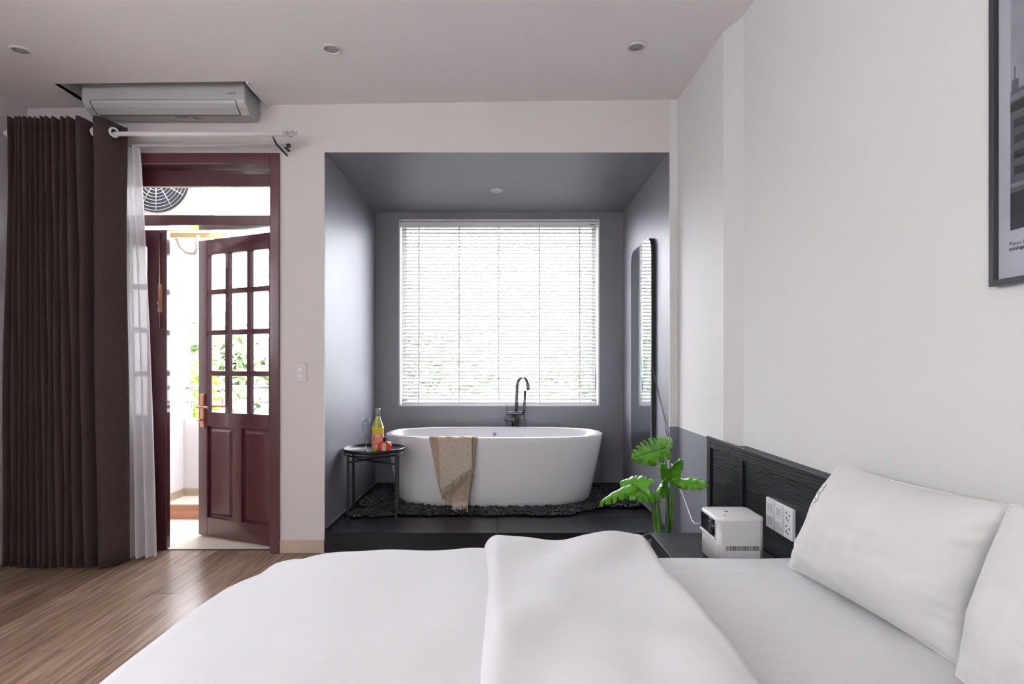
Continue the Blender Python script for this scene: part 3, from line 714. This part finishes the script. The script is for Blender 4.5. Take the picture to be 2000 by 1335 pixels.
# switch on the front wall
y = YW; sw = thing('light_switch', P(588,726,y), 'white two-key light switch plate between the door and the niche', 'light switch')
x0, x1, z0, z1 = wx(577,y), wx(600,y), wz(745,y), wz(708,y)
part('plate', MB().box(x0, x1, y-.008, y, z0, z1), M_wall, sw, bevel=.003)
for k in (0, 1):
    zc_ = z1-(z1-z0)*(.36+.33*k); part('rocker', MB().box(x0+.016, x1-.022, y-.012, y-.008, zc_-.013, zc_+.013), M_sock, sw, bevel=.002)

# ------------------------------------------------------------------ headboard, nightstand
HX = 1.066; HZ = .784; HY1 = 3.088; HY0 = .10
hb = thing('headboard', (HX, 1.6, 0), 'long black panelled wooden headboard along the right wall', 'headboard')
c = MB()
c.box(HX, HX+.011, HY1-.048, HY1, .0, HZ); c.box(HX, HX+.011, HY0, HY1-.048, HZ-.042, HZ)
for yy in (2.645, 1.55, .55): c.box(HX, HX+.011, yy-.018, yy+.018, 0, HZ-.042)
c.box(HX+.0, HX+.011, HY0, HY1-.048, 0, .10)
part('frame', c, M_black, hb, bevel=.0015, seg=1)
part('panel', MB().box(HX+.0100, PX-.0005, HY0, HY1, 0, HZ-.002).box(PX-.0005, XR-.001, HY0, 2.70, 0, HZ-.002), M_blackp, hb)
part('cap', MB().box(HX-.002, PX-.001, HY0, HY1+.002, HZ, HZ+.012).box(PX-.001, XR-.001, HY0, 2.70, HZ, HZ+.012), M_black, hb, bevel=.001, seg=1)

sk = thing('wall_socket', (HX+.010, 2.29, .575), 'white triple switch and socket plate on the black headboard panel', 'socket')
Xp = HX+.010; Y0, Y1, Z0, Z1 = 2.165, 2.385, .516, .634
part('plate', MB().box(Xp-.012, Xp, Y0, Y1, Z0, Z1), M_sock, sk, bevel=.002)
wd = (Y1-Y0)/3
for k in (1, 2): part('joint', MB().box(Xp-.0126, Xp-.0118, Y0+wd*k-.0006, Y0+wd*k+.0006, Z0+.002, Z1-.002), M_dark, sk)
for (k, f_) in ((2,.30),(2,.72),(1,.30),(1,.72)):
    yy = Y0+wd*(k+.5); zz = Z0+(Z1-Z0)*f_; part('key', MB().box(Xp-.015, Xp-.012, yy-.018, yy+.018, zz-.016, zz+.016), M_sockd if (k, f_) != (1,.30) else M_sock, sk, bevel=.0015)
c = MB()
for f_ in (.27,.70):
    yy = Y0+wd*.5; zz = Z0+(Z1-Z0)*f_
    for dy, dz in ((-.013,.008),(.010,.014),(.010,-.006),(-.002,-.012)): c.box(Xp-.0128, Xp-.0118, yy+dy-.003, yy+dy+.003, zz+dz-.004, zz+dz+.004)
part('socket_hole', c, M_dark, sk)

NZ = .41; nx0, ny1, ny0 = .660, 2.653, 2.07
ns = thing('nightstand', ((nx0+HX)/2, 2.36, 0), 'low black wood nightstand between the bed and the niche', 'nightstand')
part('top', MB().box(nx0, HX-.001, ny0, ny1, NZ-.022, NZ), M_black, ns, bevel=.0015, seg=1)
c = MB().box(nx0+.022, nx0+.04, ny0, ny1-.001, 0, NZ-.0225).box(HX-.019, HX-.001, ny0, ny1-.001, 0, NZ-.0225).box(nx0+.04, HX-.019, ny1-.018, ny1-.001, 0, NZ-.0225).box(nx0+.04, HX-.019, ny0, ny1-.018, .04, .058)
part('carcass', c, M_black, ns)
dd = part('drawer_front', MB().box(nx0+.004, nx0+.021, ny0+.004, ny1-.004, .06, NZ-.026), M_black, ns, bevel=.0015)

# projector
pj = thing('projector', (.885, 2.29, NZ), 'compact white ribbed projector standing on the black nightstand', 'projector')
qx0, qx1, qy0, qy1 = .795, .978, 2.20, 2.375; qz0, qz1 = NZ+.008, NZ+.186
part('shell', MB().prism(rrect(qx0, qx1, qy0, qy1, .022), lambda p, t: Vector((p[0],p[1],t)), qz0, qz1-.012, True), M_proj, pj)
c = MB(); o = rrect(qx0, qx1, qy0, qy1, .022); n_ = len(o)
mcx, mcy = (qx0+qx1)/2, (qy0+qy1)/2
def rr(s, z): return [Vector((mcx+(p[0]-mcx)*s, mcy+(p[1]-mcy)*s, z)) for p in o]
rs_ = [rr(1.004,qz1-.013), rr(1.006,qz1-.006), rr(.992,qz1-.001), rr(.96,qz1), rr(.02,qz1+.0005)]
c.add([v for r in rs_ for v in r], [(i*n_+j, i*n_+(j+1)%n_, (i+1)*n_+(j+1)%n_, (i+1)*n_+j) for i in range(4) for j in range(n_)], True)
part('lid', c, M_projtop, pj)
part('lid_logo', MB().box(.862,.874,2.286,2.300,qz1+.0006,qz1+.0012), M_dark, pj)
part('lid_button', MB().box(.84,.848,2.238,2.242,qz1+.0006,qz1+.0012), M_dark, pj)
c = MB()
for k in range(34):
    xx = qx0+.020+k*(qx1-qx0-.040)/33; c.box(xx-.0013, xx+.0013, qy0-.0016, qy0+.001, qz0+.004, qz1-.016)
part('ribs', c, M_projtop, pj)
c = MB()
for k in range(26):
    xx = qx0+.038+k*(qx1-qx0-.062)/25; c.box(xx-.0012, xx+.0012, qy0-.0018, qy0+.001, qz0+.055, qz0+.072)
part('vent', c, M_dark, pj)
part('lens_window', MB().box(qx0-.003, qx0, qy0+.012, qy1-.012, qz0+.102, qz1-.012), M_glossb, pj, bevel=.0012)
ly, lz = qy0+.050, qz0+.134
def disc(x0, x1, r, n=36): return MB().prism([(math.cos(2*PI*i/n)*r, math.sin(2*PI*i/n)*r) for i in range(n)], lambda p, t: Vector((t, ly+p[0], lz+p[1])), x0, x1)
ln = part('lens', disc(qx0-.007, qx0-.003, .031), M_lens, pj)
part('lens_ring', MB().tube([(qx0-.007, ly+.031*math.cos(2*PI*i/36), lz+.031*math.sin(2*PI*i/36)) for i in range(37)], .0018, 6, cap=False).tube([(qx0-.0075, ly+.018*math.cos(2*PI*i/36), lz+.018*math.sin(2*PI*i/36)) for i in range(37)], .0018, 6, cap=False), M_glossb, ln)
part('front_lip', MB().box(qx0-.006, qx0, qy0+.006, qy1-.010, qz0+.092, qz0+.101), M_projtop, pj, bevel=.002)
part('foot', MB().box(qx0+.02, qx1-.02, qy0+.02, qy1-.02, NZ, qz0), M_dark, pj)
tag(part('projector_cable', MB().tube([(qx1-.04,qy1+.001,NZ+.09),(.93,2.44,NZ+.06),(.975,2.52,NZ+.006),(1.0,2.62,NZ+.005),(1.01,2.658,NZ+.005),(1.02,2.70,NZ-.03),P(1372,1016,2.9),P(1364,1022,3.0),P(1357,1022,3.08),P(1352,1016,3.13),P(1348,1006,3.18),P(1335,970,3.35),P(1318,930,3.5),P(1312,905,3.58)], .0028, 8), M_sock, origin=(1.0,2.9,.4)), 'thin white cable running from the projector up into the wall corner', 'cable')

# ------------------------------------------------------------------ bed
BS = .51; BD = .551; BY0, BY1 = .22, 2.026
bed = thing('bed', (.1, 1.1, 0), 'large bed with a white fitted sheet set against the black headboard', 'bed')
part('bed_base', MB().box(-.74, HX-.002, .30, 1.96, 0, .26), M_black, bed, bevel=.006)
def rr_sdf(x, y, x0, x1, y0, y1, r):
    cx_, cy_ = (x0+x1)/2, (y0+y1)/2; hx, hy = (x1-x0)/2-r, (y1-y0)/2-r
    qx, qy = abs(x-cx_)-hx, abs(y-cy_)-hy
    ox, oy = max(qx,0), max(qy,0); d = math.hypot(ox,oy)+min(max(qx,qy),0)-r
    sx = 1 if x > cx_ else -1; sy = 1 if y > cy_ else -1
    if ox > 0 and oy > 0: l = math.hypot(ox,oy); n = (sx*ox/l, sy*oy/l)
    elif qx > qy: n = (sx, 0)
    else: n = (0, sy)
    return d, n
def drape(x, y, rect, rc, R, H, maxdrop):
    d, n = rr_sdf(x, y, *rect, rc)
    if d <= 0: return Vector((x, y, H(x, y)))
    bx_, by_ = x-n[0]*d, y-n[1]*d
    if d < PI*R/2: out, dn = R*math.sin(d/R), R*(1-math.cos(d/R))
    else:
        e = d-PI*R/2; out, dn = R+.06*e+.008*math.sin(16*(bx_-by_)+1)*min(1,e*8), R+e
    dn = min(dn, maxdrop)
    return Vector((bx_+n[0]*out, by_+n[1]*out, H(bx_, by_)-dn))
def nz(x, y, z=0): return noise.noise(Vector((x, y, z)))
def smooth(a, b, t): t = max(0, min(1, (t-a)/(b-a))); return t*t*(3-2*t)
# fitted sheet on the mattress
def Hs(x, y):
    h = BS+.007*nz(x*3, y*2.6)+.0022*nz(x*3, y*26, 4)*smooth(1.5,2.0,y)+.0012*nz(x*5, y*18, 2)
    return h
def fs_(u, v):
    x = -.80+u*(HX-.003+.80); y = BY0-.34+v*(BY1+.30-(BY0-.34)); 
    return drape(x, y, (-.76, 2.5, BY0+.03, BY1-.028), .06, .028, Hs, .27)
part('mattress', MB().grid(fs_, 110, 150), M_linen, bed)
# duvet
dv = thing('duvet', (-.4, 1.1, BS), 'thick white duvet over the foot half of the bed', 'duvet')
def Hd(x, y):
    h = BD+.018*nz(x*2.3, y*2.3, 7)+.011*nz(x*5+.5*y, y*4, 3)+.002*nz(x*4, y*22, 9)*smooth(1.5,2,y)
    h -= .035*smooth(.45,0,x+.84)*smooth(1.45,2.0,y)      # sags at the far corner
    h -= .012*smooth(.25,0,x+.82)
    return h
def fd(u, v):
    x = -1.22+u*(1.20); y = BY0-.36+v*(BY1+.34-(BY0-.36))
    return drape(x, y, (-.775, 3, BY0+.09, BY1-.085), .24, .085, Hd, .36)
part('cover', MB().grid(fd, 130, 220), M_linen, dv, solid=.006)
def xl(y): return -.062+.012*math.sin(5*y)+.022*smooth(1.6,1.0,y)
def xr(y): return .500+.020*nz(y*3,1)-.030*smooth(1.95,2.2,y)
def ff(u, v):
    y = BY0-.36+v*(BY1+.30-(BY0-.36)); a, b = xl(min(y,2.05)), xr(min(y,2.05)); x = a+(b-a)*(.5-.5*math.cos(PI*u) if True else u)
    e = min(x-a, b-x)
    rd = .05
    k = math.sqrt(max(0, 1-(1-min(1, e/rd))**2))
    low = BS+.003 if x > (a+b)/2 else BD-.012
    def Hf(xx, yy):
        top = BD+.034+.028*nz(xx*3.4-.8*yy, yy*2.6, 5)+.014*nz(xx*7, yy*5, 8)+.010*math.sin(9*xx+3)*smooth(1.6,2.0,yy)
        top += .004*nz(xx*24, yy*9, 2)*smooth(.12,0,e)
        return low+(top-low)*k
    return drape(x, y, (-3, 3, BY0+.07, BY1-.062+.02), .06, .060, Hf, .36)
part('folded_top', MB().grid(ff, 90, 240), M_linen, dv)

# pillows
def pillow(name, BL, BR, TR, TL, front, back, label, seed, pinch=.075):
    BL, BR, TR, TL = map(Vector, (BL, BR, TR, TL)); o = thing(name, (BL+BR)/2, label, 'pillow', 'bed pillows')
    nrm = (BR-BL).cross(TL-BL).normalized()
    if nrm.x > 0: nrm = -nrm
    ctr = (BL+BR+TL+TR)/4
    def surf(sgn, T):
        def fn(u, v):
            a, b = 2*u-1, 2*v-1
            p = BL*(1-u)*(1-v)+BR*u*(1-v)+TR*u*v+TL*(1-u)*v
            q = (ctr-p); p = p+Vector((0,0,0))
            # edges bow inwards between the pointed corners
            p += ((BL*(1-u)+BR*u)*.5+(TL*(1-u)+TR*u)*.5-p)*pinch*1.6*(1-a*a)*b*b*1.0
            p += ((BL*(1-v)+TL*v)*.5+(BR*(1-v)+TR*v)*.5-p)*pinch*1.3*(1-b*b)*a*a
            ff_ = max(0, (1-abs(a)**2.5)*(1-abs(b)**2.5)); k = ff_**.72
            w = .010*nz(a*2.2+seed, b*2.2)+.004*nz(a*6, b*6, seed)
            edge = max(abs(a), abs(b)); w += .0055*math.sin(38*math.atan2(b, a+.001)+seed)*smooth(.70,.93,edge)*(1-smooth(.96,1,edge))*(abs(a*b)**1.5)
            return p+nrm*sgn*(T*k+(w if edge < .999 else 0)*min(1, k*3))
        return fn
    c = MB().grid(surf(1, front), 70, 60); c2 = MB().grid(surf(-1, back), 40, 34)
    c.v += c2.v; n0 = 71*61; c.f += [tuple(i+n0 for i in reversed(f)) for f in c2.f]; c.sm += c2.sm
    part('pillowcase', c, M_pillow, o)
    rim = [surf(1,0)(i/60, 0) for i in range(61)]+[surf(1,0)(1, i/50) for i in range(51)]+[surf(1,0)(1-i/60, 1) for i in range(61)]+[surf(1,0)(0, 1-i/50) for i in range(51)]
    part('seam', MB().tube(rim, .0022, 6, cap=False), M_pillow, o)
    return o, surf(1, front)
p1, s1 = pillow('pillow', P(1538,1105,1.925), P(1880,1303,1.275), P(1976,988,1.20), P(1634,905,1.80), .125, .02, 'white pillow propped against the headboard beside the projector', 1.3, .03)
p2, s2 = pillow('pillow', P(1868,1318,1.215), (.95,.58,.515), (1.02,.56,.895), P(1976,985,1.12), .10, .02, 'white pillow cut off at the right edge, nearest the camera', 5.1, -.04)
# little sewn label on the first pillow
def lab(u, v):
    vv = .66+.17*v; best = min((s1(k/200, vv).x/s1(k/200, vv).y, k/200) for k in range(0, 60))[1]
    p = s1(best+.012+.075*u, vv); return p*.994+Vector((0,0,EYE*.006))
lb = part('care_label', MB().grid(lab, 4, 10), M_label, p1, solid=.0012)
c = MB()
for (u0,u1,v0,v1) in ((.25,.75,.12,.20),(.2,.8,.44,.50),(.42,.58,.36,.60),(.3,.7,.76,.84)):
    c.add([lab(a_,b_)*.998+Vector((0,0,EYE*.002)) for a_, b_ in ((u0,v0),(u1,v0),(u1,v1),(u0,v1))], [(0,1,2,3)])
part('label_mark', c, M_print, lb, solid=.0004)

# ------------------------------------------------------------------ picture
fx = 1.095; fyl, fyr, fz0, fz1 = 1.3268, .74, 1.346, 2.18
pc = thing('framed_picture', (1.11, (fyl+fyr)/2, fz0), 'black-framed black and white building photograph on the right wall', 'picture')
fw = .013; dp = XR-.001
c = MB().box(fx, dp, fyl-fw, fyl, fz0, fz1).box(fx, dp, fyr, fyr+fw, fz0, fz1).box(fx, dp, fyr+fw, fyl-fw, fz0, fz0+fw).box(fx, dp, fyr+fw, fyl-fw, fz1-fw, fz1)
part('frame', c, M_frame, pc, bevel=.001, seg=1)
mx_ = 1.108
part('mount', MB().box(mx_, dp, fyr+fw, fyl-fw, fz0+fw, fz1-fw), M_mat, pc)
def py2y(px, x=mx_): return x*F/(px-985)
phy = py2y(1974.5); phz = EYE+(712-450)*phy/F
ph = part('print', MB().box(mx_-.0008, mx_, fyr+.075, phy, phz, fz1-.06), M_ph[3], pc)
def pr(y0, y1, z0, z1, m, lvl): return part('print_detail', MB().box(mx_-.0008-.0003*lvl, mx_-.0008, y0, y1, z0, z1), m, ph)
ye = fyr+.075
def zz(py): return EYE+(712-py)*phy/F
pr(ye, phy, zz(378), zz(180), M_ph[1], 1)            # the building
pr(ye, phy, phz, zz(378), M_ph[0], 2)
pr(ye, phy, zz(222), zz(204), M_ph[0], 2)            # cornice
c = MB()
for py in (246, 276, 306, 337):
    for k in range(7):
        yy = phy-.010-k*.045; c.box(mx_-.0016, mx_-.0008, yy-.028, yy, zz(py+8), zz(py-8))
part('print_detail', c, M_ph[0], ph)
c = MB().box(mx_-.0016, mx_-.0008, ye, phy, zz(368), zz(360)).box(mx_-.0016, mx_-.0008, ye, phy, zz(200), zz(188))
part('print_detail', c, M_ph[2], ph)
c = MB().box(mx_-.0014, mx_-.0008, phy-.020, phy-.004, zz(182), zz(160)).box(mx_-.0014, mx_-.0008, phy-.0125, phy-.010, zz(160), zz(135))
part('print_detail', c, M_ph[1], ph)
RM = Matrix(((0,0,-1,0),(-1,0,0,0),(0,1,0,0),(0,0,0,1)))
ty_ = py2y(1971)
text('caption', 'Photo by', .0125, M_ph[1], pc, Matrix.Translation((mx_-.0006, ty_, EYE+(712-481)*ty_/F)) @ RM, .0002)
text('caption', 'minhqua', .0135, M_print, pc, Matrix.Translation((mx_-.0006, ty_, EYE+(712-491)*ty_/F)) @ RM, .0003)
part('glazing', MB().box(mx_-.006, mx_-.0045, fyr+fw, fyl-fw, fz0+fw, fz1-fw), M_pane, pc)

# ------------------------------------------------------------------ monstera
PY = 3.14
mo = thing('potted_monstera', (.86, PY, 0), 'green monstera plant growing between the niche platform and nightstand', 'plant')
pcx = wx(1294, PY)
part('pot', MB().lathe([(0,0),(.085,0),(.095,.01),(.115,.20),(.122,.215),(.122,.235),(.112,.235),(.105,.215),(0,.21)], (pcx,PY,0), 36), M_pot, mo)
part('soil', MB().lathe([(0,.222),(.106,.217),(.106,.215)], (pcx,PY,0), 30), M_soil, mo)
def leafmesh(base, tip, side, W, slits=6, curl=.15, droop=.15, seed=0, heart=.16):
    base, tip, side = Vector(base), Vector(tip), Vector(side)
    D = tip-base; L = D.length; D.normalize(); side = (side-D*side.dot(D)).normalized(); Nn = D.cross(side).normalized()
    if Nn.z < 0 and abs(Nn.z) > .2: Nn = -Nn
    sl = [(.16+.70*k/(slits-1)) for k in range(slits)] if slits > 1 else []
    c = MB()
    for sg in (1, -1):
        def fn(u, v, sg=sg):
            wdt = W*.5*(math.sin(PI*min(1,(u*.86+.14)))**.62)*(1-.25*u)
            if u > .97: wdt *= (1-u)/.03*.8+.0
            t_ = v
            lx = L*(u-heart*(t_**1.3)*(1-u)**2*1.8+.10*t_*t_*(1-u)); ly = sg*wdt*t_
            h = -curl*W*.5*t_*t_*1.2-droop*L*u*u+.018*L*math.sin(22*u+seed)*t_+.05*W*t_*(1-t_)
            return base+D*lx+side*ly+Nn*h
        def skip(u, v):
            for i, s_ in enumerate(sl):
                cc = s_+.05*(v-.4)+.012*math.sin(seed+i*3+sg)
                st0 = .50+.14*math.sin(seed*2+i*5+sg)
                if v > st0 and abs(u-cc) < .006+.022*(v-st0)/(1-st0)*1.1: return True
            return False
        c.grid(fn, 80, 14, True, skip)
    return c, D, Nn
leaves = [  # base px, tip px (with depths), side hint, width, slits, curl
 ((1299,874,3.14),(1238,893,2.98),(.35,.55,.55),.165,7,.12,.04),
 ((1300,872,3.22),(1312,848,3.36),(1,.3,-.1),.07,4,.2,.1),
 ((1303,936,3.13),(1326,893,3.10),(1,.35,.35),.12,3,.25,.05),
 ((1298,938,3.10),(1287,902,3.08),(1,.5,.3),.065,2,.5,.05),
 ((1266,950,3.05),(1209,938,3.12),(.2,.6,.8),.155,6,.28,.10),
 ((1232,948,3.00),(1172,974,2.92),(.35,1,.55),.075,5,.6,.10),
 ((1277,962,3.08),(1222,957,2.98),(.15,1,.25),.13,5,.3,.08),
 ((1300,944,3.12),(1276,958,3.02),(.5,.4,.8),.13,5,.3,.12),
 ((1330,938,3.12),(1376,941,2.98),(.1,.8,.45),.095,4,.35,.10),
 ((1316,930,3.16),(1338,944,3.05),(.3,.8,.3),.06,3,.4,.10),
]
for i, (b, t_, sd, W_, sl, cu, dr_) in enumerate(leaves):
    c, D_, N_ = leafmesh(P(*b), P(*t_), sd, W_, sl, cu, dr_, seed=i*1.7)
    lf = part('leaf', c, M_leaf, mo, solid=.0012)
    B, T = P(*b), P(*t_)
    part('midrib', MB().tube([B+N_*.0, B+(T-B)*.5+N_*(-dr_*(T-B).length*.25), B+(T-B)*.97-N_*dr_*(T-B).length*.94], [.0022,.0016,.0006], 6), M_stem, lf)
soil = .22
def S(px, py, y): return P(px, py, y)
r0 = Vector((pcx+.015, PY, soil)); r1 = Vector((pcx-.03, PY-.02, soil))
stems = [
 ([r0, S(1303,1040,PY), S(1304,1000,PY), S(1303,950,PY), S(1293,915,3.13), S(1287,886,3.11)], [.022,.018,.010,.006,.005,.004], M_stemd),
 ([r0, S(1304,1010,PY), S(1301,960,PY), S(1303,936,3.13)], [.014,.010,.005,.004], M_stem),
 ([r1, S(1287,1040,PY), S(1287,1005,PY), S(1284,980,3.10), S(1270,957,3.06)], [.016,.015,.010,.005,.0035], M_stem),
 ([r1, S(1276,1010,PY), S(1273,985,3.09), S(1262,966,3.03), S(1240,948,3.0)], [.008,.006,.004,.0035,.003], M_stem),
 ([r1+Vector((-.01,0,0)), S(1280,1020,PY), S(1280,990,3.1), S(1277,962,3.08)], [.008,.006,.0045,.0035], M_stem),
 ([r0+Vector((.02,.01,0)), S(1312,1020,PY), S(1316,975,PY), S(1323,950,3.13), S(1332,937,3.12)], [.008,.006,.004,.0035,.003], M_stem),
 ([r0+Vector((.02,.02,0)), S(1310,1000,PY), S(1309,965,PY), S(1300,944,3.12)], [.008,.007,.006,.003], M_stem),
 ([S(1303,930,3.13), S(1300,890,3.18), S(1300,872,3.22)], [.004,.003,.0025], M_stem),
 ([S(1303,940,3.13), S(1301,938,3.12), S(1298,938,3.10)], [.004,.003,.0025], M_stem),
 ([S(1316,975,PY), S(1317,950,3.16), S(1316,930,3.16)], [.004,.003,.0025], M_stem),
]
for pts, rr_, m in stems:
    # smooth the polyline
    q = []
    for i in range(len(pts)-1):
        p0 = pts[max(0,i-1)]; a, b = pts[i], pts[i+1]; p3 = pts[min(len(pts)-1,i+2)]
        for k in range(6):
            t_ = k/6; q.append((.5*((2*a)+(b-p0)*t_+(2*p0-5*a+4*b-p3)*t_*t_+(3*a-p0-3*b+p3)*t_**3), rr_[i]+(rr_[i+1]-rr_[i])*t_))
    q.append((pts[-1], rr_[-1]))
    part('stem', MB().tube([a for a, _ in q], [b for _, b in q], 10), m, mo)
